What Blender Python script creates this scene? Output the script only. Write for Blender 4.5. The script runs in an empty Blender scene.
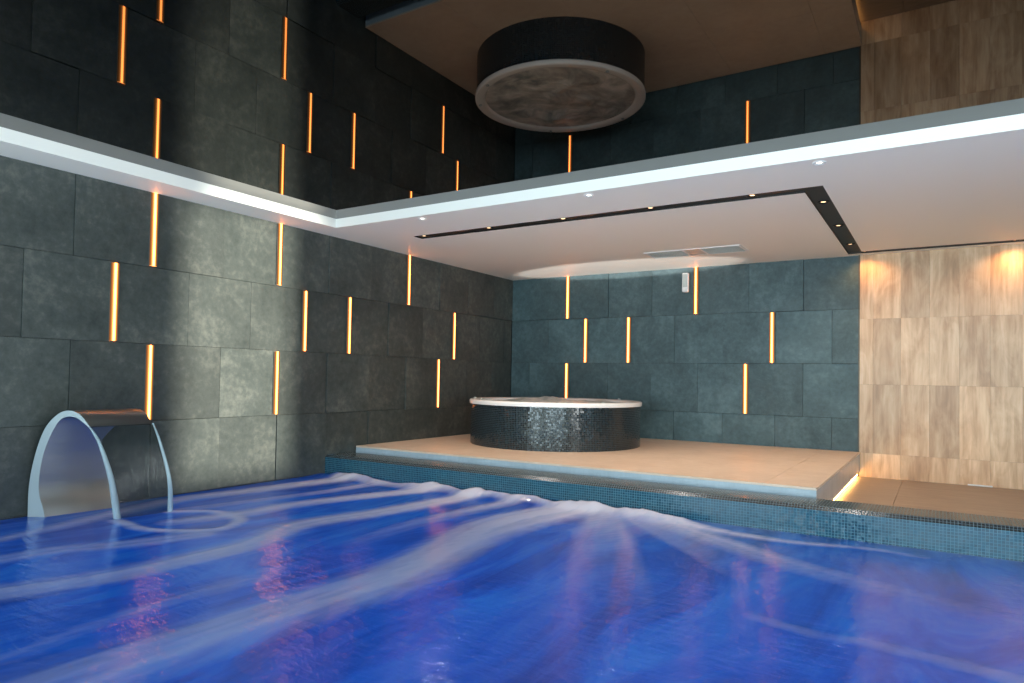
import bpy, bmesh, math, random
import numpy as np
from mathutils import Vector, Matrix, noise

# ------------------------------------------------------------------ camera
sc = bpy.context.scene
COL = sc.collection
F_PX = 684.1175
YAW, PITCH, ROLL = 0.56202, 0.024849, 0.0169055
SHX, SHY = -2.3359, 19.2781
fw = Vector((-math.sin(YAW) * math.cos(PITCH), math.cos(YAW) * math.cos(PITCH), math.sin(PITCH)))
rt = fw.cross(Vector((0, 0, 1))).normalized()
up = rt.cross(fw)
R_ = math.cos(ROLL) * rt + math.sin(ROLL) * up
U_ = -math.sin(ROLL) * rt + math.cos(ROLL) * up
cam = bpy.data.cameras.new('camera')
cam.sensor_fit = 'HORIZONTAL'; cam.sensor_width = 36.0
cam.lens = F_PX / 1024 * 36.0
cam.shift_x = -SHX / 1024; cam.shift_y = SHY / 1024
cam.clip_start = 0.05
co = bpy.data.objects.new('camera', cam); COL.objects.link(co)
m3 = Matrix((R_, U_, -fw)).transposed()
co.matrix_world = Matrix.Translation((6.087, -9.7172, 1.15386)) @ m3.to_4x4()
sc.camera = co

# ------------------------------------------------------------------ view
vs = sc.view_settings
vs.view_transform = 'Standard'; vs.look = 'None'; vs.gamma = 1; vs.use_curve_mapping = False
vs.exposure = 0.0
sc.cycles.max_bounces = 8; sc.cycles.diffuse_bounces = 4; sc.cycles.glossy_bounces = 4
sc.cycles.transparent_max_bounces = 10
sc.cycles.sample_clamp_indirect = 16.0
sc.cycles.blur_glossy = 0.3
sc.cycles.caustics_reflective = True; sc.cycles.caustics_refractive = False

# ------------------------------------------------------------------ world: daylight sky outside
w = bpy.data.worlds.new('sky'); sc.world = w; w.use_nodes = True
bg = w.node_tree.nodes['Background']
bg.inputs[0].default_value = (0.50, 0.80, 1.0, 1); bg.inputs[1].default_value = 2.0


def light(name, kind, loc, energy, color, target=None, **kw):
    l = bpy.data.lights.new(name, kind); l.energy = energy; l.color = color
    for k, v in kw.items():
        setattr(l, k, v)
    o = bpy.data.objects.new(name, l); COL.objects.link(o); o.location = loc
    if target is not None:
        d = Vector(target) - Vector(loc)
        o.rotation_euler = d.to_track_quat('-Z', 'Y').to_euler()
    return o


# near-level sun imitating daylight off the water; slot opening added to shape its patch
light('sun', 'SUN', (13, -5.2, 1.5), 8.0, (1.0, 0.97, 0.80), target=(0, -5.2, 1.46), angle=math.radians(2.0))
# daylight through the big windows behind the camera
for i, x in enumerate((2.6, 6.2, 9.8)):
    light('window_daylight', 'AREA', (x, -12.95, 1.5), 205, (0.74, 0.93, 1.0), target=(x - 1.0, 0, 1.35),
          shape='RECTANGLE', size=3.0, size_y=2.5)
light('side_daylight', 'AREA', (12.4, -9.3, 1.7), 230, (0.95, 0.96, 0.92), target=(0, -4, 1.3),
      shape='RECTANGLE', size=3.2, size_y=2.0)
# added spot imitating daylight thrown up off the water onto the far ceiling edge
o = light('water_glint_fill', 'SPOT', (2.1, -9.2, .3), 5000, (1.0, .97, .90), target=(2.1, 0, 2.905), spot_size=math.radians(2.5), spot_blend=.3, shadow_soft_size=.02)
o.scale = (9.5, 1.0, 1.0)
# added upward panel lamp imitating daylight scattered by the pool surface
light('water_bounce_fill', 'AREA', (4.6, -7.3, .32), 85, (.90, 1.0, .80), target=(4.6, -6.9, 3), shape='RECTANGLE', size=7.5, size_y=2.6)
# underwater lamps: flat panels sunk in the pool floor, shining up through the cloudy water
for x in (1.3, 3.6, 5.9, 8.2):
    for y in (-8.2, -6.6, -5.0):
        light('pool_lamp', 'AREA', (x, y, -1.30), 6.8, (0.001, 0.25, 1.0), target=(x, y, 0), shape='RECTANGLE', size=1.9, size_y=1.3)

# ------------------------------------------------------------------ numbers of the place
HS = 2.789      # underside of the white ceiling border
HM = 2.888      # stretched mirror ceiling
XF, YF = 0.395, -4.35
XE = 5.217      # where the stone ends and the timber-look tiles begin
ZP = 0.290      # raised platform
ZF = -0.016     # floor beside it
XPL, YPF = 5.229, -3.588
YC = -4.075     # pool curb face
ZC = 0.193
XR, YN = 12.0, -12.6
J = [2.807, 2.107, 1.407, 0.707, 0.007, -0.693, -1.393]
rng = random.Random(7)


# ------------------------------------------------------------------ helpers
def mat(name, color=(.5, .5, .5), rough=.5, metal=0.0, spec=.5, ior=1.5, coat=0.0):
    m = bpy.data.materials.new(name); m.use_nodes = True
    b = m.node_tree.nodes['Principled BSDF']
    b.inputs['Base Color'].default_value = (*color, 1)
    b.inputs['Roughness'].default_value = rough
    b.inputs['Metallic'].default_value = metal
    b.inputs['IOR'].default_value = ior
    b.inputs['Specular IOR Level'].default_value = spec
    b.inputs['Coat Weight'].default_value = coat
    return m, m.node_tree, b


def N(nt, kind, **kw):
    n = nt.nodes.new(kind)
    for k, v in kw.items():
        setattr(n, k, v)
    return n


def setin(n, **kw):
    for k, v in kw.items():
        n.inputs[k.replace('_', ' ')].default_value = v


def coords(nt, scale=(1, 1, 1), out='Object'):
    tc = N(nt, 'ShaderNodeTexCoord'); mp = N(nt, 'ShaderNodeMapping')
    mp.inputs['Scale'].default_value = scale
    nt.links.new(tc.outputs[out], mp.inputs['Vector'])
    return mp.outputs[0]


def noise_tex(nt, vec, scale, detail=5, rough=.55, dist=0.0):
    n = N(nt, 'ShaderNodeTexNoise'); setin(n, Scale=scale, Detail=detail, Roughness=rough, Distortion=dist)
    nt.links.new(vec, n.inputs['Vector']); return n.outputs['Fac']


def ramp(nt, fac, stops):
    r = N(nt, 'ShaderNodeValToRGB'); e = r.color_ramp.elements
    while len(e) < len(stops): e.new(0.5)
    for el, (p, c) in zip(e, stops):
        el.position = p; el.color = (*c, 1) if len(c) == 3 else c
    nt.links.new(fac, r.inputs[0]); return r.outputs[0]


def mix(nt, a, b, fac, mode='MIX'):
    m = N(nt, 'ShaderNodeMix', data_type='RGBA', blend_type=mode)
    for sock, v in ((m.inputs[6], a), (m.inputs[7], b), (m.inputs[0], fac)):
        if hasattr(v, 'node'): nt.links.new(v, sock)
        elif isinstance(v, tuple): sock.default_value = (*v, 1)
        else: sock.default_value = v
    return m.outputs[2]


def math_n(nt, op, a, b=None, c=None, clamp=False):
    m = N(nt, 'ShaderNodeMath', operation=op, use_clamp=clamp)
    for i, v in enumerate((a, b, c)):
        if v is None: continue
        if hasattr(v, 'node'): nt.links.new(v, m.inputs[i])
        else: m.inputs[i].default_value = v
    return m.outputs[0]


def bump(nt, b, height, strength=.3, dist=.01):
    n = N(nt, 'ShaderNodeBump'); setin(n, Strength=strength, Distance=dist)
    nt.links.new(height, n.inputs['Height']); nt.links.new(n.outputs[0], b.inputs['Normal']); return n


def attr(nt, name):
    a = N(nt, 'ShaderNodeAttribute', attribute_name=name); return a.outputs['Fac']


class MB:
    """collects faces of one mesh"""
    def __init__(s): s.v = []; s.f = []; s.a = []; s.uv = None

    def box(s, x0, x1, y0, y1, z0, z1, val=0.0, bev=0.0):
        i = len(s.v)
        s.v += [(x0, y0, z0), (x1, y0, z0), (x1, y1, z0), (x0, y1, z0), (x0, y0, z1), (x1, y0, z1), (x1, y1, z1), (x0, y1, z1)]
        for q in ((0, 3, 2, 1), (4, 5, 6, 7), (0, 1, 5, 4), (1, 2, 6, 5), (2, 3, 7, 6), (3, 0, 4, 7)):
            s.f.append(tuple(i + k for k in q)); s.a.append(val)
        return s

    def grid(s, rows, val=0.0, close_u=False, flip=False):
        """rows: list of lists of points, all one length"""
        i = len(s.v); n = len(rows[0])
        for r in rows: s.v += [tuple(p) for p in r]
        for a in range(len(rows) - 1):
            for b in range(n if close_u else n - 1):
                c = (b + 1) % n
                q = (i + a * n + b, i + a * n + c, i + (a + 1) * n + c, i + (a + 1) * n + b)
                s.f.append(q[::-1] if flip else q); s.a.append(val)
        return s

    def poly(s, pts, val=0.0):
        i = len(s.v); s.v += [tuple(p) for p in pts]; s.f.append(tuple(range(i, i + len(pts)))); s.a.append(val); return s

    def tube(s, pts, rad, n=10, val=0.0):
        pts = [Vector(p) for p in pts]; rows = []
        for k, p in enumerate(pts):
            d = (pts[min(k + 1, len(pts) - 1)] - pts[max(k - 1, 0)]).normalized()
            a = d.orthogonal().normalized() if k == 0 else (a - d * a.dot(d)).normalized()
            b = d.cross(a); r = rad[k] if hasattr(rad, '__len__') else rad
            rows.append([p + (a * math.cos(2 * math.pi * j / n) + b * math.sin(2 * math.pi * j / n)) * r for j in range(n)])
        s.grid(rows, val, close_u=True)
        s.poly(rows[0][::-1], val); s.poly(rows[-1], val); return s

    def lathe(s, prof, c, n=96, val=0.0, closed=True):
        rows = []
        for r, z in prof + ([prof[0]] if closed else []):
            rows.append([(c[0] + r * math.cos(2 * math.pi * j / n), c[1] + r * math.sin(2 * math.pi * j / n), c[2] + z) for j in range(n)])
        s.grid(rows, val, close_u=True); return s

    def build(s, name, m, parent=None, smooth=False, bevel=0.0, origin=None, subd=0):
        v = s.v
        o_off = Vector(origin) if origin is not None else Vector((0, 0, 0))
        if parent is not None: o_off = parent.matrix_world.translation if False else Vector(parent['_o'])
        me = bpy.data.meshes.new(name)
        me.from_pydata([(p[0] - o_off.x, p[1] - o_off.y, p[2] - o_off.z) for p in v], [], s.f)
        at = me.attributes.new('tile', 'FLOAT', 'FACE'); at.data.foreach_set('value', s.a)
        bm = bmesh.new(); bm.from_mesh(me); bmesh.ops.recalc_face_normals(bm, faces=bm.faces); bm.to_mesh(me); bm.free()
        if smooth:
            me.shade_smooth()
        me.materials.append(m)
        o = bpy.data.objects.new(name, me); COL.objects.link(o)
        if parent is not None: o.parent = parent
        else: o.location = o_off
        o['_o'] = tuple(o_off)
        if bevel:
            b = o.modifiers.new('bevel', 'BEVEL'); b.width = bevel; b.segments = 2; b.limit_method = 'ANGLE'; b.angle_limit = math.radians(40)
            me.shade_smooth()
            wn = o.modifiers.new('wn', 'WEIGHTED_NORMAL')
        if subd:
            sb = o.modifiers.new('sub', 'SUBSURF'); sb.levels = sb.render_levels = subd
        return o


def empty(name, loc):
    o = bpy.data.objects.new(name, None); COL.objects.link(o); o.location = loc; o.empty_display_size = .1
    o['_o'] = tuple(loc); return o


def tag(o, label, cat, group=None, kind='thing'):
    o['label'] = label; o['category'] = cat
    if group: o['group'] = group
    o['kind'] = kind
    return o


def structure(o, label=None):
    o['kind'] = 'structure'
    if label: o['label'] = label
    return o


# ------------------------------------------------------------------ materials
def stone_mat(name, dark, mid, pale, axis):
    m, nt, b = mat(name, mid, .55)
    v = coords(nt)
    n1 = noise_tex(nt, v, 2.2, 8, .62, .4)
    n2 = noise_tex(nt, v, 14, 8, .7)
    n3 = noise_tex(nt, v, 60, 4, .6)
    t = attr(nt, 'tile')
    # every tile gets its own clouding
    off = N(nt, 'ShaderNodeCombineXYZ'); nt.links.new(math_n(nt, 'MULTIPLY', t, 37.0), off.inputs[0]); nt.links.new(math_n(nt, 'MULTIPLY', t, 91.0), off.inputs[1])
    va = N(nt, 'ShaderNodeVectorMath', operation='ADD'); nt.links.new(v, va.inputs[0]); nt.links.new(off.outputs[0], va.inputs[1])
    n4 = noise_tex(nt, va.outputs[0], 1.6, 7, .65, .6)
    f = math_n(nt, 'ADD', math_n(nt, 'MULTIPLY', n4, .55), math_n(nt, 'MULTIPLY', n2, .45))
    c = ramp(nt, f, [(.34, dark), (.52, mid), (.70, pale)])
    tv = math_n(nt, 'MULTIPLY_ADD', t, .35, .82)
    c2 = mix(nt, c, (0, 0, 0), 0.0)
    mul = N(nt, 'ShaderNodeVectorMath', operation='SCALE'); nt.links.new(c, mul.inputs[0]); nt.links.new(tv, mul.inputs['Scale'])
    # chalky lime stains
    st = ramp(nt, noise_tex(nt, v, 3.3, 9, .75, .2), [(.68, (0, 0, 0)), (.80, (1, 1, 1))])
    cc = mix(nt, mul.outputs[0], (.22, .25, .25), math_n(nt, 'MULTIPLY', st, .6))
    nt.links.new(cc, b.inputs['Base Color'])
    r = ramp(nt, n1, [(.3, (.42,) * 3), (.7, (.62,) * 3)]); nt.links.new(r, b.inputs['Roughness'])
    bump(nt, b, math_n(nt, 'ADD', n2, math_n(nt, 'MULTIPLY', n3, .5)), .35, .006)
    return m


M = {}
M['stone'] = stone_mat('dark stone tile', (.020, .029, .028), (.052, .062, .058), (.130, .134, .118), 0)
M['stone_b'] = stone_mat('blue lit stone tile', (.026, .050, .056), (.056, .100, .112), (.108, .172, .190), 1)  # blue cast of the pool light put into these slab colours
M['grout'] = mat('dark joint', (.012, .014, .014), .8)[0]


def timber():
    m, nt, b = mat('timber look tile', (.45, .32, .2), .38)
    t = attr(nt, 'tile')
    v = coords(nt, (1, 1, 1))
    off = N(nt, 'ShaderNodeCombineXYZ'); nt.links.new(math_n(nt, 'MULTIPLY', t, 53.0), off.inputs[0]); nt.links.new(math_n(nt, 'MULTIPLY', t, 17.0), off.inputs[2])
    va = N(nt, 'ShaderNodeVectorMath', operation='ADD'); nt.links.new(v, va.inputs[0]); nt.links.new(off.outputs[0], va.inputs[1])
    mp = N(nt, 'ShaderNodeMapping'); mp.inputs['Scale'].default_value = (8, 1, .8); nt.links.new(va.outputs[0], mp.inputs[0])
    mp2 = N(nt, 'ShaderNodeMapping'); mp2.inputs['Scale'].default_value = (34, 1, 2.0); nt.links.new(va.outputs[0], mp2.inputs[0])
    mp3 = N(nt, 'ShaderNodeMapping'); mp3.inputs['Scale'].default_value = (5, 1, 1.6); nt.links.new(va.outputs[0], mp3.inputs[0])
    a = noise_tex(nt, mp.outputs[0], 1.0, 6, .6, .6); c = noise_tex(nt, mp2.outputs[0], 1.0, 5, .65, .3); d = noise_tex(nt, mp3.outputs[0], 1.0, 5, .6, 1.2)
    f = math_n(nt, 'ADD', math_n(nt, 'ADD', math_n(nt, 'MULTIPLY', a, .42), math_n(nt, 'MULTIPLY', c, .2)), math_n(nt, 'MULTIPLY', d, .38))
    col = ramp(nt, f, [(.30, (.26, .145, .072)), (.44, (.48, .295, .165)), (.55, (.65, .45, .28)), (.70, (.82, .64, .46))])
    sc_ = N(nt, 'ShaderNodeVectorMath', operation='SCALE'); nt.links.new(col, sc_.inputs[0]); nt.links.new(math_n(nt, 'MULTIPLY_ADD', t, .42, .78), sc_.inputs['Scale'])
    nt.links.new(sc_.outputs[0], b.inputs['Base Color'])
    bump(nt, b, f, .2, .004)
    return m


M['timber'] = timber()


def floor_tile(name, c0, c1, scale=(1, 1, 1), rough=.35, grain=(1.2, 6, 1)):
    m, nt, b = mat(name, c0, rough)
    v = coords(nt, grain)
    f = math_n(nt, 'ADD', math_n(nt, 'MULTIPLY', noise_tex(nt, v, 2.0, 7, .6, .5), .6), math_n(nt, 'MULTIPLY', noise_tex(nt, v, 11, 5, .6), .4))
    c = ramp(nt, f, [(.35, c0), (.65, c1)])
    nt.links.new(c, b.inputs['Base Color'])
    bump(nt, b, noise_tex(nt, coords(nt), 90, 3), .12, .002)
    return m


M['platform'] = floor_tile('pale platform tile', (.60, .47, .37), (.72, .58, .47), grain=(1.2, 1.2, 1), rough=.42)
M['riser'] = floor_tile('pale riser stone', (.36, .44, .50), (.44, .53, .60), grain=(3, 3, 1), rough=.25)  # blue pool light and shade put into this base colour
M['deck'] = floor_tile('brown timber look floor', (.24, .175, .135), (.34, .26, .205), rough=.4)
M['white'] = mat('white plaster', (.86, .85, .81), .55)[0]
M['mirror'] = mat('black gloss stretch ceiling', (.0, .0, .0), .012, ior=1.44)[0]
M['black'] = mat('black powder coat', (.012, .011, .010), .4)[0]
M['white_plastic'] = mat('white plastic', (.75, .76, .76), .35)[0]
M['grey_metal'] = mat('light grey enamel', (.48, .52, .50), .45)[0]
M['dark_slot'] = mat('dark grille gap', (.05, .06, .06), .6)[0]
M['reveal'] = mat('dark anodised reveal', (.09, .085, .075), .5)[0]
M['alu'] = mat('aluminium reveal', (.62, .56, .48), .4, metal=.3)[0]


def emit(name, col, s):
    m = bpy.data.materials.new(name); m.use_nodes = True; nt = m.node_tree
    nt.nodes.clear(); e = N(nt, 'ShaderNodeEmission'); o = N(nt, 'ShaderNodeOutputMaterial')
    e.inputs[0].default_value = (*col, 1); e.inputs[1].default_value = s; nt.links.new(e.outputs[0], o.inputs[0]); return m


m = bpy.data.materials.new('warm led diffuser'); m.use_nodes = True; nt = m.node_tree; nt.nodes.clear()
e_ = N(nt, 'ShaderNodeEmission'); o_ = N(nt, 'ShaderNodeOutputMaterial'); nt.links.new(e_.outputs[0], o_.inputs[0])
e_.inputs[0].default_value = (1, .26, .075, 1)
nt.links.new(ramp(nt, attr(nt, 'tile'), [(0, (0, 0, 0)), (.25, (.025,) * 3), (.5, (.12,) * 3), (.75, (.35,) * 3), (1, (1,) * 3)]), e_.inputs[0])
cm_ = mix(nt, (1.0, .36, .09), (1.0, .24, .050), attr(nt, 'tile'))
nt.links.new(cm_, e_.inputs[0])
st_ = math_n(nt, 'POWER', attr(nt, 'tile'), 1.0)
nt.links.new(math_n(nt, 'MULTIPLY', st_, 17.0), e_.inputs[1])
M['led'] = m
M['led_floor'] = emit('warm led tape', (1.0, .52, .15), 38.0)
M['lamp_warm'] = emit('warm lamp lens', (1.0, .66, .36), 3.5)
M['lamp_white'] = emit('white lamp lens', (1.0, .90, .76), 5.0)


def brushed():
    m, nt, b = mat('brushed stainless steel', (.46, .45, .42), .3, metal=1.0)
    n2 = noise_tex(nt, coords(nt, (1, 1, 40)), 1.0, 3, .6)
    nt.links.new(ramp(nt, n2, [(.3, (.34,) * 3), (.7, (.42,) * 3)]), b.inputs['Roughness'])
    return m


M['steel'] = brushed()
M['steel_edge'] = mat('satin steel flange', (.36, .42, .44), .42, metal=.5)[0]


def mosaic(name, c0, c1, mortar, pitch=.022, rough=.12, tilt=.06):
    """glass mosaic driven by a UV map in metres"""
    m, nt, b = mat(name, c0, rough, ior=1.55)
    uv = N(nt, 'ShaderNodeUVMap', uv_map='uv')
    s = N(nt, 'ShaderNodeVectorMath', operation='SCALE'); s.inputs['Scale'].default_value = 1 / pitch
    nt.links.new(uv.outputs[0], s.inputs[0])
    fr = N(nt, 'ShaderNodeVectorMath', operation='FRACTION'); nt.links.new(s.outputs[0], fr.inputs[0])
    fl = N(nt, 'ShaderNodeVectorMath', operation='FLOOR'); nt.links.new(s.outputs[0], fl.inputs[0])
    sx = N(nt, 'ShaderNodeSeparateXYZ'); nt.links.new(fr.outputs[0], sx.inputs[0])
    edge = math_n(nt, 'MINIMUM', math_n(nt, 'MINIMUM', sx.outputs[0], math_n(nt, 'SUBTRACT', 1.0, sx.outputs[0])),
                  math_n(nt, 'MINIMUM', sx.outputs[1], math_n(nt, 'SUBTRACT', 1.0, sx.outputs[1])))
    isj = math_n(nt, 'LESS_THAN', edge, .075)
    wn = N(nt, 'ShaderNodeTexWhiteNoise', noise_dimensions='2D'); nt.links.new(fl.outputs[0], wn.inputs['Vector'])
    c = mix(nt, c0, c1, wn.outputs['Value'])
    nt.links.new(mix(nt, c, mortar, isj), b.inputs['Base Color'])
    nt.links.new(math_n(nt, 'MULTIPLY_ADD', isj, .5, rough), b.inputs['Roughness'])
    # every little tile sits at its own slight tilt
    vs_ = N(nt, 'ShaderNodeVectorMath', operation='SUBTRACT'); nt.links.new(wn.outputs['Color'], vs_.inputs[0]); vs_.inputs[1].default_value = (.5, .5, .5)
    v2 = N(nt, 'ShaderNodeVectorMath', operation='SCALE'); nt.links.new(vs_.outputs[0], v2.inputs[0]); v2.inputs['Scale'].default_value = tilt
    g = N(nt, 'ShaderNodeNewGeometry')
    ad = N(nt, 'ShaderNodeVectorMath', operation='ADD'); nt.links.new(g.outputs['Normal'], ad.inputs[0]); nt.links.new(v2.outputs[0], ad.inputs[1])
    nm = N(nt, 'ShaderNodeVectorMath', operation='NORMALIZE'); nt.links.new(ad.outputs[0], nm.inputs[0])
    nt.links.new(nm.outputs[0], b.inputs['Normal'])
    return m


M['mosaic_black'] = mosaic('black glass mosaic', (.003, .007, .010), (.010, .024, .032), (.030, .045, .055), tilt=.09)
M['mosaic_curb_lit'] = mosaic('blue lit glass mosaic', (.006, .045, .075), (.012, .085, .13), (.07, .20, .26))  # the pool's blue light is put into the face tile colours
M['mosaic_cap'] = mosaic('black cap mosaic', (.005, .008, .010), (.012, .018, .022), (.13, .19, .22), rough=.24, tilt=.02)
M['acrylic'] = mat('white acrylic rim', (.80, .80, .80), .18)[0]
M['pool_tile'] = mat('blue pool tile', (.02, .16, .62), .5)[0]


# ------------------------------------------------------------------ room shell
def tiled_wall(name, plane, u0, u1, phases, m, zlo, seed, skip=None):
    """stone slabs 0.7 m square on a dark backing; plane 'x' = left wall, 'y' = back wall"""
    r = random.Random(seed); t = MB()
    tops = [J[0]] + J[1:]
    z_top = HM + .02
    for k in range(-1, len(J) - 1):
        za, zb = (J[k + 1], J[k]) if k >= 0 else (J[0], z_top)
        za = max(za, zlo)
        if zb <= zlo: continue
        ph = phases[max(k, 0) % len(phases)] if k < len(phases) else phases[-1]
        u = u0 - ((u0 - ph) % .7)
        while u < u1:
            a, b_ = max(u, u0), min(u + .7, u1)
            if b_ - a > .02:
                pr = r.choice((0.0, 0.001, .002, .003, .012, .016)); g = .0018 if plane == 'y' else .0014
                val = r.random()
                if plane == 'x': t.box(-.03, pr - .008, a + g, b_ - g, za + g, zb - g, val)
                else: t.box(a + g, b_ - g, -(pr - .008), .03, za + g, zb - g, val)
            u += .7
    return t.build(name, m, bevel=.001)


lw = tiled_wall('wall_left', 'x', YN, 0, [-1.27, -.93, -1.27, -1.27, -.93, -1.27], M['stone'], -.69, 3)
structure(lw, 'wall of large dark grey stone slabs with narrow warm light slots')
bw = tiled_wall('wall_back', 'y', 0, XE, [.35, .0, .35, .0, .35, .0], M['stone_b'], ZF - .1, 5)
structure(bw, 'back wall of dark stone slabs coloured as lit blue behind the hot tub')
t = MB().box(-.12, -.031, YN, .12, -1.5, HM + .2).box(-.031, XE, .031, .12, -1.5, HM + .2)
structure(t.build('wall_left.001', M['grout']), 'dark backing behind the stone slabs')

# timber look part of the back wall
t = MB(); r = random.Random(11)
rows = [2.92, 2.789, 1.973, 1.146, .284, ZF - .03]
for a, b_ in zip(rows[1:], rows[:-1]):
    x = XE + .004
    k = 0
    while x < XR:
        x1 = min(x + (.1506 if k == 0 else .302), XR)
        t.box(x + .0004, x1 - .0004, -.012 + r.random() * .002, .03, a + .0005, b_ - .0005, r.random())
        x = x1; k += 1
structure(t.build('wall_back.001', M['timber'], bevel=.0006), 'back wall of pale brown timber look tiles on the right')
t = MB().box(XE, XR + .1, .031, .12, -1.5, HM + .2); structure(t.build('wall_back.002', M['grout']), 'backing behind the timber look tiles')

# near wall with three wide windows, right wall with a slot added for the beam
plain = mat('plain render wall', (.36, .34, .31), .7)[0]
t = MB()
cuts = [(1.1, 4.1), (4.7, 7.7), (8.3, 11.3)]
xs = 0
for a, b_ in cuts:
    t.box(xs, a, YN - .2, YN, -.1, HM + .2); xs = b_
    t.box(a, b_, YN - .2, YN, -.1, .14); t.box(a, b_, YN - .2, YN, 2.65, HM + .2)
t.box(xs, XR, YN - .2, YN, -.1, HM + .2)
structure(t.build('wall_front', plain))
t = MB()
t.box(XR, XR + .2, -4.62, .0, -.1, HM + .2).box(XR, XR + .2, -7.6, -5.87, -.1, HM + .2)
t.box(XR, XR + .2, -5.87, -4.62, -.1, .05).box(XR, XR + .2, YN, -11.0, -.1, HM + .2)
t.box(XR, XR + .2, -11.0, -7.6, -.1, .65).box(XR, XR + .2, -11.0, -7.6, 2.65, HM + .2)
structure(t.build('wall_right', plain))
t = MB()
for a, b_ in cuts:
    for x in (a, (a + b_) / 2 - .03, b_ - .06): t.box(x, x + .06, YN - .13, YN - .07, .14, 2.65)
    t.box(a, b_, YN - .13, YN - .07, .14, .20).box(a, b_, YN - .13, YN - .07, 2.59, 2.65)
structure(t.build('window_1', M['black']))

# floors: right of the platform, near deck, right deck
t = MB()
y = 0
xw = [XPL - .07, 5.70, 7.0, 8.3, 9.6, 10.9, XR]
for a, b_ in zip(xw[:-1], xw[1:]):
    t.box(a + .0015, b_ - .0015, -3.70, -.0, ZF - .08, ZF)
structure(t.build('floor', M['deck'], bevel=.001), 'brown timber look tiled floor beside the raised platform')
t = MB().box(0, XR, YN, -9.35, -.1, .12).box(9.4, XR, -9.35, -4.07, -.1, .12)
structure(t.build('floor.001', M['deck'], bevel=.003))
# pool basin
t = MB()
t.poly([(0, -9.35, -1.35), (9.4, -9.35, -1.35), (9.4, YC, -1.35), (0, YC, -1.35)])
t.poly([(0.0, -9.35, -1.4), (0.0, -9.35, -.02), (9.4, -9.35, -.02), (9.4, -9.35, -1.4)])
t.poly([(9.4, -9.35, -1.4), (9.4, -9.35, -.02), (9.4, YC, -.02), (9.4, YC, -1.4)])
t.poly([(0, YC + .012, -1.4), (0, YC + .012, -.02), (9.4, YC + .012, -.02), (9.4, YC + .012, -1.4)])
t.poly([(.011, YC, -1.4), (.011, YC, -.03), (.011, -9.35, -.03), (.011, -9.35, -1.4)])
structure(t.build('floor.002', M['pool_tile']), 'blue tiled pool basin under the water')

# ceiling: gloss black stretch ceiling, white border with its light channel cut out
t = MB().box(XF - .02, XR + .1, YN - .1, YF + .02, HM, HM + .05)
structure(t.build('ceiling', M['mirror']), 'black gloss mirror ceiling reflecting the room')
CY0, CY1 = -3.588, -3.43         # front run of the channel
CX0, CX1 = 5.10, 5.262           # side run
CW0, CW1 = -.285, -.15           # wall run
t = MB(); z0, z1 = HS, HM + .05
t.box(0, XF, YN - .1, YF, z0, z1)
t.box(0, XR + .1, YF, CY0, z0, z1)
t.box(0, .87, CY0, CY1, z0, z1)
t.box(0, CX0, CY1, CW0, z0, z1)
t.box(CX1, XR + .1, CY0, CW0, z0, z1)
t.box(0, CX0, CW0, CW1, z0, z1)
t.box(0, XR + .1, CW1, 0.03, z0, z1)
t.box(0, XR + .1, CY0, 0.03, HS + .065, z1 + .03)
structure(t.build('ceiling.001', M['white']), 'white plaster ceiling border around the mirror ceiling')
t = MB().box(XE - .012, XE + .004, -.016, .0, ZF, HS)
structure(t.build('trim_1', mat('bronze edge profile', (.10, .08, .06), .4, metal=.6)[0]), 'thin dark edge profile between stone and timber look tiles')

# the black recessed channel
ch = MB(); zc = HS + .012
ch.box(.87, CX0, CY0, CY1, zc, zc + .01).box(CX0, CX1, CY0, CW1, zc, zc + .01).box(CX1, XR - .01, CW0, CW1, zc, zc + .01)
def lip(x0, x1, y0, y1): ch.box(x0, x1, y0, y1, HS - .0015, zc)
lip(.87, CX1, CY0, CY0 + .004); lip(.87, CX0, CY1 - .004, CY1); lip(.87, .874, CY0, CY1)
lip(CX0, CX0 + .004, CY1, CW1); lip(CX1 - .004, CX1, CY0, CW0); lip(CX1, XR - .01, CW0, CW0 + .004); lip(CX0, XR - .01, CW1 - .004, CW1)
chan = ch.build('recessed_light_channel', M['black'], origin=(.87, CY0, HS))
tag(chan, 'long black recessed channel bending across the white ceiling border', 'light channel')


# ------------------------------------------------------------------ ceiling lights
def downlight(name, x, y, z, r, body, lens, label, group, energy, col, angle=110, blend=.8, tilt=None):
    e = empty(name, (x, y, z)); tag(e, label, 'ceiling light', group)
    n = 28
    ring = MB().lathe([(r, -.002), (r, -.006), (r * .82, -.008), (r * .72, .012), (r * .72, .024), (r, .024)], (x, y, z), n)
    ring = ring.build('ring', body, e, smooth=True)
    MB().lathe([(r * .70, .004), (r * .35, -.001), (.0005, -.003)], (x, y, z), n, closed=False).build('lens', lens, ring, smooth=True)
    light('spot_beam', 'SPOT', (x, y, z - .03), energy, col, target=(tilt or (x, y, 0)), spot_size=math.radians(angle), spot_blend=blend, shadow_soft_size=.04)
    return e


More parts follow.
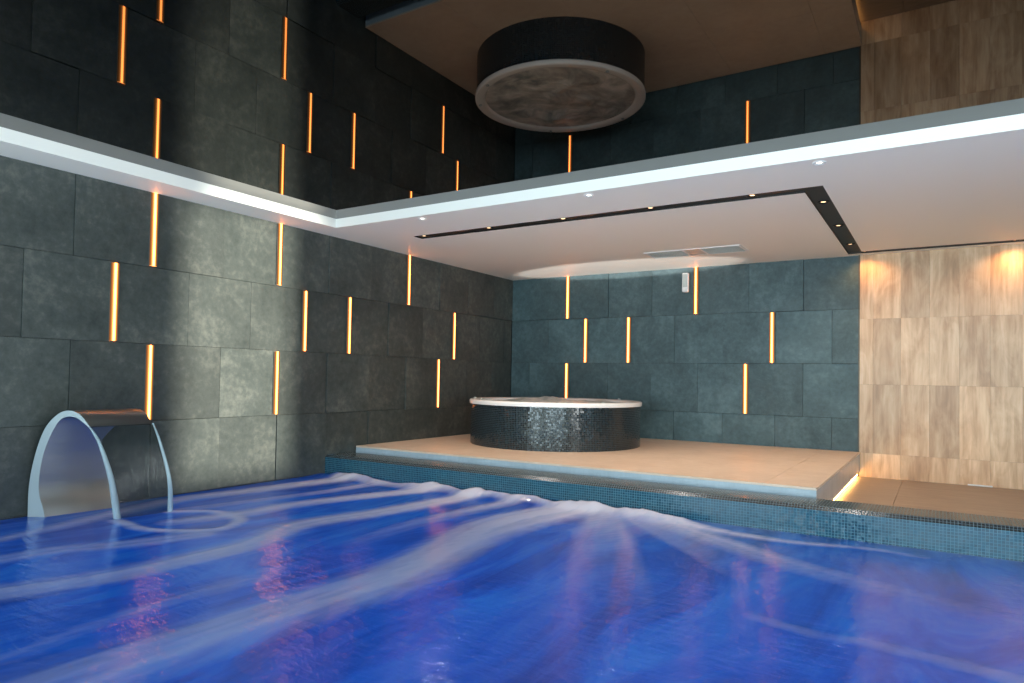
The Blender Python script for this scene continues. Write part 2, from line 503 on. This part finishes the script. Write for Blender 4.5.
W1 = (1.0, .74, .50)
chn = ['first from the left', 'second from the left', 'third from the left', 'fourth from the left', 'fifth from the left']
for i, x in enumerate((.965, 1.88, 2.80, 3.74, 4.68)):
    downlight('channel_downlight', x, -3.512, zc, .052, M['black'], M['lamp_warm'],
              'small warm lamp in the black channel run beside the mirror ceiling, ' + chn[i], 'lamps in the black channel', 48, W1, tilt=(x, -2.9, 0))
for i, y in enumerate((-2.98, -1.894, -.779)):
    downlight('channel_downlight', 5.186, y, zc, .052, M['black'], M['lamp_warm'],
              ('warm lamp in the short wide channel run next to its corner', 'middle of three warm lamps in the short wide channel run',
               'warm lamp in the short channel run close to the timber look wall')[i], 'lamps in the black channel', 48, W1)
for i, x in enumerate((6.797,)):
    downlight('channel_downlight', x, -.2175, zc, .052, M['black'], M['lamp_warm'],
              'warm lamp in the narrow channel run, far along the timber look wall', 'lamps in the black channel', 20, (1.0, .50, .18), angle=150, tilt=(x, -.02, 1.2))
downlight('channel_downlight', 5.29, -.2175, zc, .052, M['black'], M['lamp_warm'],
          'warm lamp in the wall channel run near the dark stone edge', 'lamps in the black channel', 16, (1.0, .50, .18), angle=150, tilt=(5.36, -.02, 1.2))
for i, x in enumerate((1.538, 3.44, 5.325)):
    downlight('recessed_downlight', x, -4.24, HS, .048, M['white_plastic'], M['lamp_white'],
              ('round white downlight in the ceiling border, leftmost of three', 'round white downlight in the ceiling border, middle of three above the pool edge',
               'round white downlight in the ceiling border, rightmost of three')[i], 'white downlights in the ceiling border', 24, (1.0, .92, .84), angle=140)

# ------------------------------------------------------------------ wall light strips
ES = 'vertical warm light slots in the stone walls'


def strip(wall, u, z0, z1, label):
    if wall == 'L':
        e = empty('light_strip', (0, u, z0))
        P = lambda a, d, z: (d, u + a, z)
    else:
        e = empty('light_strip', (u, 0, z0))
        P = lambda a, d, z: (u + a, -d, z)
    tag(e, label, 'wall light', ES)
    def pris(prof, vals=None):
        mb = MB(); A = [P(a, d, z0) for a, d in prof]; B = [P(a, d, z1) for a, d in prof]
        mb.grid([A, B], close_u=True); mb.poly(A, .4); mb.poly(B[::-1], .4)
        if vals: mb.a[:len(vals)] = vals
        return mb
    pris([(-.040, .002), (-.040, .009), (-.036, .009), (-.036, .002)]).build('reveal', M['reveal'], e)
    pris([(.040, .002), (.040, .009), (.036, .009), (.036, .002)]).build('reveal', M['reveal'], e)
    # bright led line; dim outer emission imitates the orange halo around the slot
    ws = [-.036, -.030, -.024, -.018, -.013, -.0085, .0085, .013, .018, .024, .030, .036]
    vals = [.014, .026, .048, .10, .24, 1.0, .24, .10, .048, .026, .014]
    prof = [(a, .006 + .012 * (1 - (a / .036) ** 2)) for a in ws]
    pris(prof + [(.036, .003), (-.036, .003)], vals + [0, 0, 0]).build('halo_diffuser', M['led'], e)
    return e


g = .012
T1 = HS - .004
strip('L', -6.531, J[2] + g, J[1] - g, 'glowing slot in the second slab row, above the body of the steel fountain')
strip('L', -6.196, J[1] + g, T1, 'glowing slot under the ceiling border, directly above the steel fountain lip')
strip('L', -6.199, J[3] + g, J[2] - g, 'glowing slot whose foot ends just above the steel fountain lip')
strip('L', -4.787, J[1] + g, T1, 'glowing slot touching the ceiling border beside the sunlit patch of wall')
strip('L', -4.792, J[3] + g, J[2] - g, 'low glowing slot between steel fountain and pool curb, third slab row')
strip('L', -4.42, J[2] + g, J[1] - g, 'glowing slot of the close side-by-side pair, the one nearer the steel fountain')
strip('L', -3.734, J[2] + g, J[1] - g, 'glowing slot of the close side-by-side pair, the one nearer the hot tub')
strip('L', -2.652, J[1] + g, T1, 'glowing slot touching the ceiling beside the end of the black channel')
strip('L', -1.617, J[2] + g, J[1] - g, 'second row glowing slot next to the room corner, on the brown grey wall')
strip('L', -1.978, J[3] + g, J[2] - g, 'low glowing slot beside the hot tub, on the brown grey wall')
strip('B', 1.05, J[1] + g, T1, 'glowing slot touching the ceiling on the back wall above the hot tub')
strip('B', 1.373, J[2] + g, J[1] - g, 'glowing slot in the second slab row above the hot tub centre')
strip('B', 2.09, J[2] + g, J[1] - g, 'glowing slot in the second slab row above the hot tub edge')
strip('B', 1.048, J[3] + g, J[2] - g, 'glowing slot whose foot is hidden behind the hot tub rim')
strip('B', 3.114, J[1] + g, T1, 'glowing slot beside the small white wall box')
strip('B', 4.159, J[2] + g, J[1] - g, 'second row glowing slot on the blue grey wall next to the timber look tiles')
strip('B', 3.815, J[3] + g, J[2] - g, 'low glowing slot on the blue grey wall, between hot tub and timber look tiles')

# ------------------------------------------------------------------ raised platform
e = empty('raised_platform', (0, YPF, ZF)); tag(e, 'pale tiled raised platform carrying the round hot tub', 'platform')
t = MB()
xs_ = [0.02, 1.21, 2.41, 3.61, 4.81, XPL]; ys_ = [YPF, -2.39, -1.19, -.01]
for a, b_ in zip(xs_[:-1], xs_[1:]):
    for c, d in zip(ys_[:-1], ys_[1:]):
        t.box(a + .001, b_ - .001, c + .001, d - .001, ZP - .02, ZP)
t.build('tile_top', M['platform'], e, bevel=.0008)
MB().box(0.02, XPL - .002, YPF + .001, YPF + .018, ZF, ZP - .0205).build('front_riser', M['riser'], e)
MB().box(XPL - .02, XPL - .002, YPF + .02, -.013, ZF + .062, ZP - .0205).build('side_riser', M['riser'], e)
MB().box(0.02, XPL - .06, YPF + .02, -.013, ZF, ZP - .021).build('core', M['grout'], e)
e = empty('floor_light_strip', (XPL - .03, -1.8, ZF)); tag(e, 'warm glowing light tape tucked under the side edge of the raised platform', 'light strip')
MB().box(XPL - .05, XPL - .032, YPF + .05, -.05, ZF + .018, ZF + .034).build('holder', M['alu'], e)
MB().box(XPL - .0315, XPL - .024, YPF + .05, -.05, ZF + .018, ZF + .034).build('led_tape', M['led_floor'], e)


def uvmap(o, fn):
    me = o.data; uv = me.uv_layers.new(name='uv')
    for poly in me.polygons:
        vs_ = [me.vertices[me.loops[l].vertex_index].co for l in poly.loop_indices]
        us = fn(vs_, poly)
        for l, q in zip(poly.loop_indices, us): uv.data[l].uv = q


# ------------------------------------------------------------------ pool curb with mosaic
XC1 = 9.4
prof = [(YC, -.25), (YC, ZC), (YC + .034, ZC + .030), (-3.70, ZC + .030), (-3.70, ZF - .08)]
dist = [0]
for (a, b_), (c, d) in zip(prof[:-1], prof[1:]): dist.append(dist[-1] + math.hypot(c - a, d - b_))
e = empty('pool_curb', (0, YC, ZC)); tag(e, 'raised mosaic pool curb running in front of the platform and floor', 'pool curb')
def curb_part(name, ids, m):
    mb = MB(); uvs = []
    for k in ids:
        (a, b_), (c, d) = prof[k], prof[k + 1]
        mb.poly([(.012, a, b_), (XC1, a, b_), (XC1, c, d), (.012, c, d)])
        uvs.append([(.012, dist[k]), (XC1, dist[k]), (XC1, dist[k + 1]), (.012, dist[k + 1])])
    o = mb.build(name, m, e)
    uvmap(o, lambda vs_, poly: [(v.x + .012, dist[ids[poly.index]] + math.hypot(v.y + YC - prof[ids[poly.index]][0], v.z + ZC - prof[ids[poly.index]][1])) for v in vs_])
    return o
c1 = curb_part('face', [0], M['mosaic_curb_lit']); c1['label'] = 'mosaic face coloured as lit blue by the pool'
c2 = curb_part('cap', [1, 2, 3], M['mosaic_cap']); c2['label'] = 'black mosaic cap'

# ------------------------------------------------------------------ hot tub
TX, TY, TR, TZ = 1.705, -1.595, 1.146, .869
e = empty('hot_tub', (TX, TY, ZP)); tag(e, 'round hot tub clad in black mosaic with white rim on the raised platform', 'hot tub')
HT = TZ - .056 - ZP
n = 160; mb = MB()
rows = []
for z in (ZP, ZP + .14, ZP + .28, ZP + .42, ZP + HT): rows.append([(TX + (TR - .016) * math.cos(2 * math.pi * j / n), TY + (TR - .016) * math.sin(2 * math.pi * j / n), z) for j in range(n)])
mb.grid(rows, close_u=True)
sh = mb.build('shell', M['mosaic_black'], e, smooth=True)
def tub_uv(vs_, poly):
    an = [math.atan2(v.y, v.x) for v in vs_]
    if max(an) - min(an) > math.pi: an = [a + 2 * math.pi if a < 0 else a for a in an]
    return [(a * TR, v.z) for a, v in zip(an, vs_)]
uvmap(sh, tub_uv)
MB().lathe([(TR, -.056), (TR + .002, -.045), (TR + .002, -.012), (TR - .010, -.001), (TR - .02, 0), (TR - .10, -.006), (TR - .125, -.012), (TR - .14, -.03), (TR - .16, -.20), (TR - .20, -.20), (TR - .05, -.056)],
           (TX, TY, TZ), 128).build('rim', M['acrylic'], e, smooth=True)['label'] = 'white acrylic rim'
rim = [c for c in e.children if c.name.startswith('rim')][0]
for a in (125, 240, 330, 62, 205):
    x, y = TX + (TR - .055) * math.cos(math.radians(a)), TY + (TR - .055) * math.sin(math.radians(a))
    MB().lathe([(.0005, .0), (.022, .0), (.022, .012), (.014, .020), (.0005, .022)], (x, y, TZ - .003), 16, closed=False).build('air_control', M['steel_edge'], rim, smooth=True)
# foaming water in the tub
nr, na = 46, 128; mb = MB(); rows = []
for i in range(nr + 1):
    rr = (TR - .138) * i / nr + .001
    row = []
    for j in range(na):
        a = 2 * math.pi * j / na
        x, y = rr * math.cos(a), rr * math.sin(a)
        f = max(0, noise.fractal(Vector((x * 3.1, y * 3.1, 1.7)), 1, 2, 4) + .25)
        back = max(0, (y * .8 - x * .2) / TR)
        edge = max(0, 1 - (rr / (TR - .138)) ** 6)
        z = -.035 + edge * (.03 * f + .075 * f * back)
        row.append((TX + x, TY + y, TZ + z))
    rows.append(row)
mb.grid(rows, close_u=True)
m, nt, b = mat('foaming tub water', (.4, .4, .38), .35)
v = coords(nt); n1 = noise_tex(nt, v, 2.0, 7, .6, 1.4)
c = ramp(nt, n1, [(.34, (.22, .27, .28)), (.50, (.52, .53, .52)), (.66, (.85, .84, .80))])
nt.links.new(c, b.inputs['Base Color']); bump(nt, b, noise_tex(nt, v, 9, 6, .6), .5, .02)
o = mb.build('tub_water', m, smooth=True, origin=(TX, TY, TZ - .03))
tag(o, 'foaming grey white water filling the round hot tub', 'water', kind='stuff')

# ------------------------------------------------------------------ small fittings
e = empty('ceiling_vent', (3.46, -1.18, HS)); tag(e, 'long pale air vent with two grilles in the white ceiling above the back wall', 'air vent')
vx0, vx1, vy0, vy1 = 2.85, 4.07, -1.40, -.97
t = MB()
for a, b_, c, d in ((vx0, vx1, vy0, vy0 + .025), (vx0, vx1, vy1 - .025, vy1), (vx0, vx0 + .03, vy0 + .025, vy1 - .025), (vx1 - .03, vx1, vy0 + .025, vy1 - .025), (3.34, 3.365, vy0 + .025, vy1 - .025), (3.56, 3.585, vy0 + .025, vy1 - .025)):
    t.box(a, b_, c, d, HS - .010, HS - .0005)
t.build('frame', M['white_plastic'], e)
MB().box(vx0 + .03, vx1 - .03, vy0 + .025, vy1 - .025, HS - .003, HS - .0008).build('backing', M['dark_slot'], e)  # shade of a recess put into this flat plate's dark colour
for a, b_, lab in ((vx0 + .03, 3.34, 'slats'), (3.585, vx1 - .03, 'slats')):
    t = MB(); y = vy0 + .032
    while y < vy1 - .03:
        t.box(a, b_, y, y + .024, HS - .009, HS - .004); y += .052
    t.build('slats', M['grey_metal'], e)
MB().box(3.37, 3.555, vy0 + .03, vy1 - .03, HS - .008, HS - .0035).build('cover_plate', M['grey_metal'], e)

e = empty('wall_box', (2.975, -.02, 2.57)); tag(e, 'small white wall box high on the back wall beside a glowing slot', 'wall speaker')
MB().box(2.925, 3.022, -.075, -.012, 2.43, 2.71).build('housing', M['white_plastic'], e, bevel=.018)
hs = e.children[0]
MB().box(2.94, 3.007, -.079, -.0755, 2.50, 2.69).build('grille', M['grey_metal'], hs, bevel=.002)
e = MB().box(6.36, 6.60, -.034, -.0135, ZF + .0005, ZF + .016).build('skirting_bar', M['white_plastic'], origin=(6.48, -.02, ZF), bevel=.003)
tag(e, 'short pale bar on the brown floor at the foot of the timber look wall', 'floor fitting')

# ------------------------------------------------------------------ steel fountain
def interp(pts, n):
    """smooth Catmull-Rom resample"""
    P = [Vector(p) for p in pts]; P = [P[0] * 2 - P[1]] + P + [P[-1] * 2 - P[-2]]; out = []
    seg = len(P) - 3
    for k in range(n + 1):
        t = k / n * seg; i = min(int(t), seg - 1); u = t - i
        a, b_, c, d = P[i:i + 4]
        out.append(.5 * ((2 * b_) + (c - a) * u + (2 * a - 5 * b_ + 4 * c - d) * u * u + (3 * b_ - a - 3 * c + d) * u ** 3))
    return out


NT = 48
outer = interp([(.0, -.35), (-.008, .0), (-.004, .258), (.038, .497), (.105, .690), (.196, .800), (.288, .838), (.382, .807), (.462, .716)], NT)
inner = interp([(.16, -.35), (.128, .0), (.080, .168), (.073, .300), (.103, .499), (.172, .680), (.245, .776), (.345, .785), (.455, .710)], NT)
cu, su = math.cos(math.radians(31)), math.sin(math.radians(31))
FO = Vector((.035, -7.15, 0))
fpt = lambda p: (FO.x + p[0] * cu, FO.y + p[0] * su, p[1])
rpt = lambda p: (.03 + p[0] * 1.15, -6.53 + p[0] * .1 - .17 * math.exp(-((p[1] - .56) / .26) ** 2) * min(1, max(0, (.34 - p[0]) / .22)), p[1] if p[1] < 0 else p[1] * .99 + .012)
e = empty('waterfall_spout', (.2, -6.85, -.2)); tag(e, 'arched brushed steel waterfall spout rising from the pool beside the stone wall', 'fountain')
NS = 10
def between(A, B, s): return tuple(a + (b_ - a) * s for a, b_ in zip(A, B))
mb = MB()
mb.grid([[between(fpt(p), rpt(p), s / NS) for p in outer] for s in range(NS + 1)])
mb.grid([[between(fpt(p), rpt(p), s / NS) for p in inner] for s in range(NS + 1)])
o = mb.build('curved_sheet', M['steel'], e, smooth=True)
for fn, nm in ((fpt, 'side_flange'), (rpt, 'side_flange')):
    mb = MB(); mb.grid([[fn(p) for p in outer], [fn(p) for p in inner]]); 
    o = mb.build('side_flange', M['steel_edge'], e)
# falling water
fall_f = interp([(.462, .712), (.535, .605), (.598, .453), (.655, .271), (.706, -.01)], 24)
fpts = [fpt(p) for p in fall_f]
rp = interp([(.572, -6.483, .727), (.650, -6.470, .590), (.705, -6.43, .362), (.722, -6.41, .20), (.716, -6.40, -.01)], 24)
rpts = [tuple(p) for p in rp]
def curtain_mat(name, mixf, rough, bumpy, tint=(.93, .96, .97)):
    m = bpy.data.materials.new(name); m.use_nodes = True; nt = m.node_tree; nt.nodes.clear()
    out = N(nt, 'ShaderNodeOutputMaterial'); tr = N(nt, 'ShaderNodeBsdfTransparent'); gl = N(nt, 'ShaderNodeBsdfGlossy'); df = N(nt, 'ShaderNodeBsdfDiffuse')
    gl.inputs['Roughness'].default_value = rough; tr.inputs[0].default_value = (*tint, 1); df.inputs[0].default_value = (.55, .70, .78, 1)
    fr = N(nt, 'ShaderNodeFresnel'); fr.inputs[0].default_value = 1.33
    bp = N(nt, 'ShaderNodeBump'); setin(bp, Strength=bumpy, Distance=.02)
    nt.links.new(noise_tex(nt, coords(nt, (1, 14, 1.3)), 2.5, 4, .6, .4), bp.inputs['Height'])
    nt.links.new(bp.outputs[0], gl.inputs['Normal']); nt.links.new(bp.outputs[0], fr.inputs['Normal'])
    m1 = N(nt, 'ShaderNodeMixShader'); nt.links.new(fr.outputs[0], m1.inputs[0]); nt.links.new(tr.outputs[0], m1.inputs[1]); nt.links.new(gl.outputs[0], m1.inputs[2])
    m2 = N(nt, 'ShaderNodeMixShader'); m2.inputs[0].default_value = mixf; nt.links.new(m1.outputs[0], m2.inputs[1]); nt.links.new(df.outputs[0], m2.inputs[2])
    nt.links.new(m2.outputs[0], out.inputs[0]); return m
cm = curtain_mat('thin falling water', .02, .15, .35, (.45, .46, .44)); cs = curtain_mat('thick falling water', .45, .15, .3)
e = empty('falling_water', (.7, -6.6, 0)); tag(e, 'clear curtain of water falling from the steel spout into the pool', 'water curtain')
mb = MB(); mb.grid([[between(a, b_, s / 16) for a, b_ in zip(fpts, rpts)] for s in range(17)])
mb.build('thin_sheet', cm, e, smooth=True)
mb = MB(); mb.tube(fpts, [.007 + .021 * (k / 24) for k in range(25)]); mb.build('edge_stream', cs, e, smooth=True)
mb = MB(); mb.tube(rpts, [.006 + .016 * (k / 24) for k in range(25)]); mb.build('edge_stream', cs, e, smooth=True)

# ------------------------------------------------------------------ pool water
BANDS = [  # polyline (x, y), half width start, end, strength start, end
    ([(.57, -4.12), (.45, -4.54), (.35, -5.36), (.26, -6.05), (.5, -6.9), (.71, -7.6)], .16, .10, 1.0, .35),
    ([(1.75, -4.12), (1.54, -4.65), (1.27, -5.52), (1.24, -6.1), (1.1, -6.6)], .13, .12, 1.0, .5),
    ([(2.26, -4.12), (2.17, -4.83), (2.07, -5.48), (1.94, -6.1), (2.15, -6.72), (2.16, -7.24), (2.14, -7.64), (1.98, -8.1)], .13, .17, 1.0, .40),
    ([(3.34, -4.12), (3.17, -4.65), (3.11, -5.28), (3.3, -6.08), (3.42, -6.68), (3.40, -7.18), (3.38, -7.5), (3.36, -7.86), (3.34, -8.5)], .15, .27, 1.0, .30),
    ([(3.5, -4.12), (3.40, -4.73), (3.33, -5.44), (3.37, -6.17), (3.5, -7.0)], .10, .20, .7, .2),
    ([(4.01, -4.12), (4.5, -4.33), (5.12, -4.42), (5.64, -4.30), (6.0, -4.35)], .10, .05, .75, .2),
    ([(3.92, -4.14), (4.94, -4.83), (5.5, -5.16), (6.43, -5.54)], .12, .20, .6, .10),
    ([(5.3, -6.2), (5.56, -6.27), (5.91, -6.27), (6.5, -6.38)], .05, .08, .25, .3),
    ([(3.64, -4.2), (4.3, -5.4), (4.76, -6.28), (5.18, -7.17)], .12, .22, .42, .0),
    ([(3.8, -4.2), (5.0, -5.42), (5.63, -6.34)], .10, .22, .38, .0),
    ([(3.55, -4.2), (4.1, -5.6), (4.58, -6.6), (4.96, -7.32)], .10, .22, .38, .0),
    ([(.72, -6.83), (1.21, -6.86), (1.58, -6.58), (1.43, -6.26), (1.0, -6.18), (.72, -6.4)], .05, .05, .8, .8),
    ([(1.27, -7.82), (1.31, -7.5), (1.48, -7.22), (1.64, -6.74)], .14, .14, .3, .45),
    ([(2.93, -8.46), (2.85, -8.12), (2.79, -7.67), (2.82, -7.22)], .08, .12, .15, .25),
    ([(.5, -4.2), (1.2, -4.25), (2.2, -4.2), (3.4, -4.18), (4.0, -4.2)], .10, .10, .45, .7),
    ([(1.0, -4.2), (.95, -5.0), (.8, -5.8), (.7, -6.3)], .10, .10, .5, .25),
    ([(2.75, -4.15), (2.65, -4.8), (2.6, -5.6), (2.7, -6.4)], .10, .14, .6, .12),
]
JETS = [(.57, -4.2), (1.7, -4.2), (2.3, -4.22), (2.75, -4.2), (3.45, -4.2), (3.9, -4.22)]
gx0, gx1, gy0, gy1, st = .012, 9.4, -9.35, YC, .035
nx, ny = int((gx1 - gx0) / st), int((gy1 - gy0) / st)
X, Y = np.meshgrid(np.linspace(gx0, gx1, nx + 1), np.linspace(gy0, gy1, ny + 1))
foam = np.zeros_like(X); rs = np.random.RandomState(4)
def band_noise(dd, tt, seed, fd):
    rr_ = np.random.RandomState(seed); out = np.zeros_like(dd)
    for k in range(5):
        f = fd * (1.6 ** k) * (.8 + .4 * rr_.rand()); ph = rr_.rand() * 6.28; w_ = rr_.uniform(-.8, .8)
        out += np.sin(dd * f + w_ * tt + ph) / (1.3 ** k)
    return out / 2.6
for bi, (pl, w0, w1_, s0, s1) in enumerate(BANDS):
    fine = [tuple(p) for p in interp(pl, 40)]
    P = np.array(fine); seg = P[1:] - P[:-1]; L = np.hypot(seg[:, 0], seg[:, 1]); cum = np.concatenate([[0], np.cumsum(L)]); tot = cum[-1]
    best = np.full(X.shape, 1e9); bt = np.zeros_like(X); bs = np.zeros_like(X)
    for k in range(len(seg)):
        dx, dy = X - P[k, 0], Y - P[k, 1]
        t_ = np.clip((dx * seg[k, 0] + dy * seg[k, 1]) / (L[k] ** 2 + 1e-9), 0, 1)
        ex, ey = dx - t_ * seg[k, 0], dy - t_ * seg[k, 1]
        d = np.hypot(ex, ey); sd = np.sign(seg[k, 0] * dy - seg[k, 1] * dx)
        q = d < best; best[q] = d[q]; bt[q] = (cum[k] + t_[q] * L[k]); bs[q] = sd[q]
    tn = bt / tot; wd = w0 + (w1_ - w0) * tn; s_ = s0 + (s1 - s0) * tn
    core = np.exp(-(best / wd) ** 2)
    st_ = 1 + .35 * band_noise(best * bs, bt, 100 + bi, 9 / (wd.mean() + .05))
    foam = 1 - (1 - foam) * (1 - np.clip(core * s_ * st_, 0, 1))
Z = np.zeros_like(X)
for jx, jy in JETS:
    h = .058 * np.exp(-(((X - jx) / .42) ** 2 + ((Y - jy) / .11) ** 2)); Z = np.maximum(Z, h)
Z += .012 * foam
nz = np.zeros_like(X)
for i in range(X.shape[0]):
    for j in range(X.shape[1]):
        if Z[i, j] > .012: nz[i, j] = noise.fractal(Vector((X[i, j] * 5, Y[i, j] * 5, 3)), 1, 2, 3)
Z = Z * (1 + .5 * nz)
verts = np.stack([X.ravel(), Y.ravel(), Z.ravel()], 1)
idx = np.arange((nx + 1) * (ny + 1)).reshape(ny + 1, nx + 1)
faces = np.stack([idx[:-1, :-1].ravel(), idx[:-1, 1:].ravel(), idx[1:, 1:].ravel(), idx[1:, :-1].ravel()], 1)
me = bpy.data.meshes.new('pool_water'); me.from_pydata(verts.tolist(), [], faces.tolist()); me.shade_smooth()
at = me.attributes.new('foam', 'FLOAT', 'POINT'); at.data.foreach_set('value', foam.ravel().astype(np.float32))
m = bpy.data.materials.new('blue pool water'); m.use_nodes = True; nt = m.node_tree; nt.nodes.clear()
out = N(nt, 'ShaderNodeOutputMaterial'); tr = N(nt, 'ShaderNodeBsdfTransparent'); gl = N(nt, 'ShaderNodeBsdfGlossy'); df = N(nt, 'ShaderNodeBsdfDiffuse'); dw = N(nt, 'ShaderNodeBsdfDiffuse')
tr.inputs[0].default_value = (.35, .75, .97, 1); gl.inputs['Roughness'].default_value = .09
dw.inputs[0].default_value = (.0, .03, .20, 1); df.inputs[0].default_value = (.82, .84, .90, 1)
tl = N(nt, 'ShaderNodeBsdfTranslucent'); tl.inputs[0].default_value = (.30, .70, .95, 1)
tf = N(nt, 'ShaderNodeBsdfTranslucent'); tf.inputs[0].default_value = (.6, .75, .85, 1)
vec = coords(nt, (1, 1, 1))
swirl = noise_tex(nt, coords(nt, (1.6, .5, 1)), 1.4, 5, .6, 1.0)
vec2 = coords(nt, (.35, 1, 1))
rip = math_n(nt, 'ADD', noise_tex(nt, vec2, 16, 3, .55, .4), math_n(nt, 'MULTIPLY', noise_tex(nt, vec2, 52, 3, .6), .35))
bp = N(nt, 'ShaderNodeBump'); setin(bp, Strength=.32, Distance=.02); nt.links.new(rip, bp.inputs['Height'])
nt.links.new(bp.outputs[0], gl.inputs['Normal'])
fr = N(nt, 'ShaderNodeFresnel'); fr.inputs[0].default_value = 1.45
ff = math_n(nt, 'MINIMUM', math_n(nt, 'MULTIPLY', fr.outputs[0], 1.15), .50)
nt.links.new(ramp(nt, swirl, [(.34, (.05, .30, .50)), (.50, (.12, .58, .82)), (.66, (.30, 1.0, 1.0))]), tl.inputs[0])
ms = N(nt, 'ShaderNodeMixShader'); ms.inputs[0].default_value = .20; nt.links.new(tl.outputs[0], ms.inputs[1]); nt.links.new(dw.outputs[0], ms.inputs[2])
m0 = N(nt, 'ShaderNodeMixShader'); nt.links.new(math_n(nt, 'MULTIPLY_ADD', swirl, -.12, 1.0), m0.inputs[0]); nt.links.new(tr.outputs[0], m0.inputs[1]); nt.links.new(ms.outputs[0], m0.inputs[2])
m1 = N(nt, 'ShaderNodeMixShader'); nt.links.new(ff, m1.inputs[0]); nt.links.new(m0.outputs[0], m1.inputs[1]); nt.links.new(gl.outputs[0], m1.inputs[2])
fa = attr(nt, 'foam')
soft = noise_tex(nt, coords(nt, (4, 1.2, 1)), 2.2, 5, .6, .8)
fm = math_n(nt, 'MULTIPLY_ADD', math_n(nt, 'MULTIPLY', fa, math_n(nt, 'MULTIPLY_ADD', soft, 1.0, .80)), 1.2, -.15, clamp=True)
mf = N(nt, 'ShaderNodeMixShader'); mf.inputs[0].default_value = .3; nt.links.new(df.outputs[0], mf.inputs[1]); nt.links.new(tf.outputs[0], mf.inputs[2])
m2 = N(nt, 'ShaderNodeMixShader'); nt.links.new(math_n(nt, 'MULTIPLY', fm, .95), m2.inputs[0]); nt.links.new(m1.outputs[0], m2.inputs[1]); nt.links.new(mf.outputs[0], m2.inputs[2])
m3_ = N(nt, 'ShaderNodeMixShader'); nt.links.new(math_n(nt, 'MULTIPLY', ff, math_n(nt, 'MULTIPLY', fm, .6)), m3_.inputs[0]); nt.links.new(m2.outputs[0], m3_.inputs[1]); nt.links.new(gl.outputs[0], m3_.inputs[2])
nt.links.new(m3_.outputs[0], out.inputs[0])
me.materials.append(m)
o = bpy.data.objects.new('pool_water', me); COL.objects.link(o)
tag(o, 'deep blue pool water with silky white foam streaks from the jets', 'water', kind='stuff')

for o in bpy.data.objects:
    if '_o' in o: del o['_o']
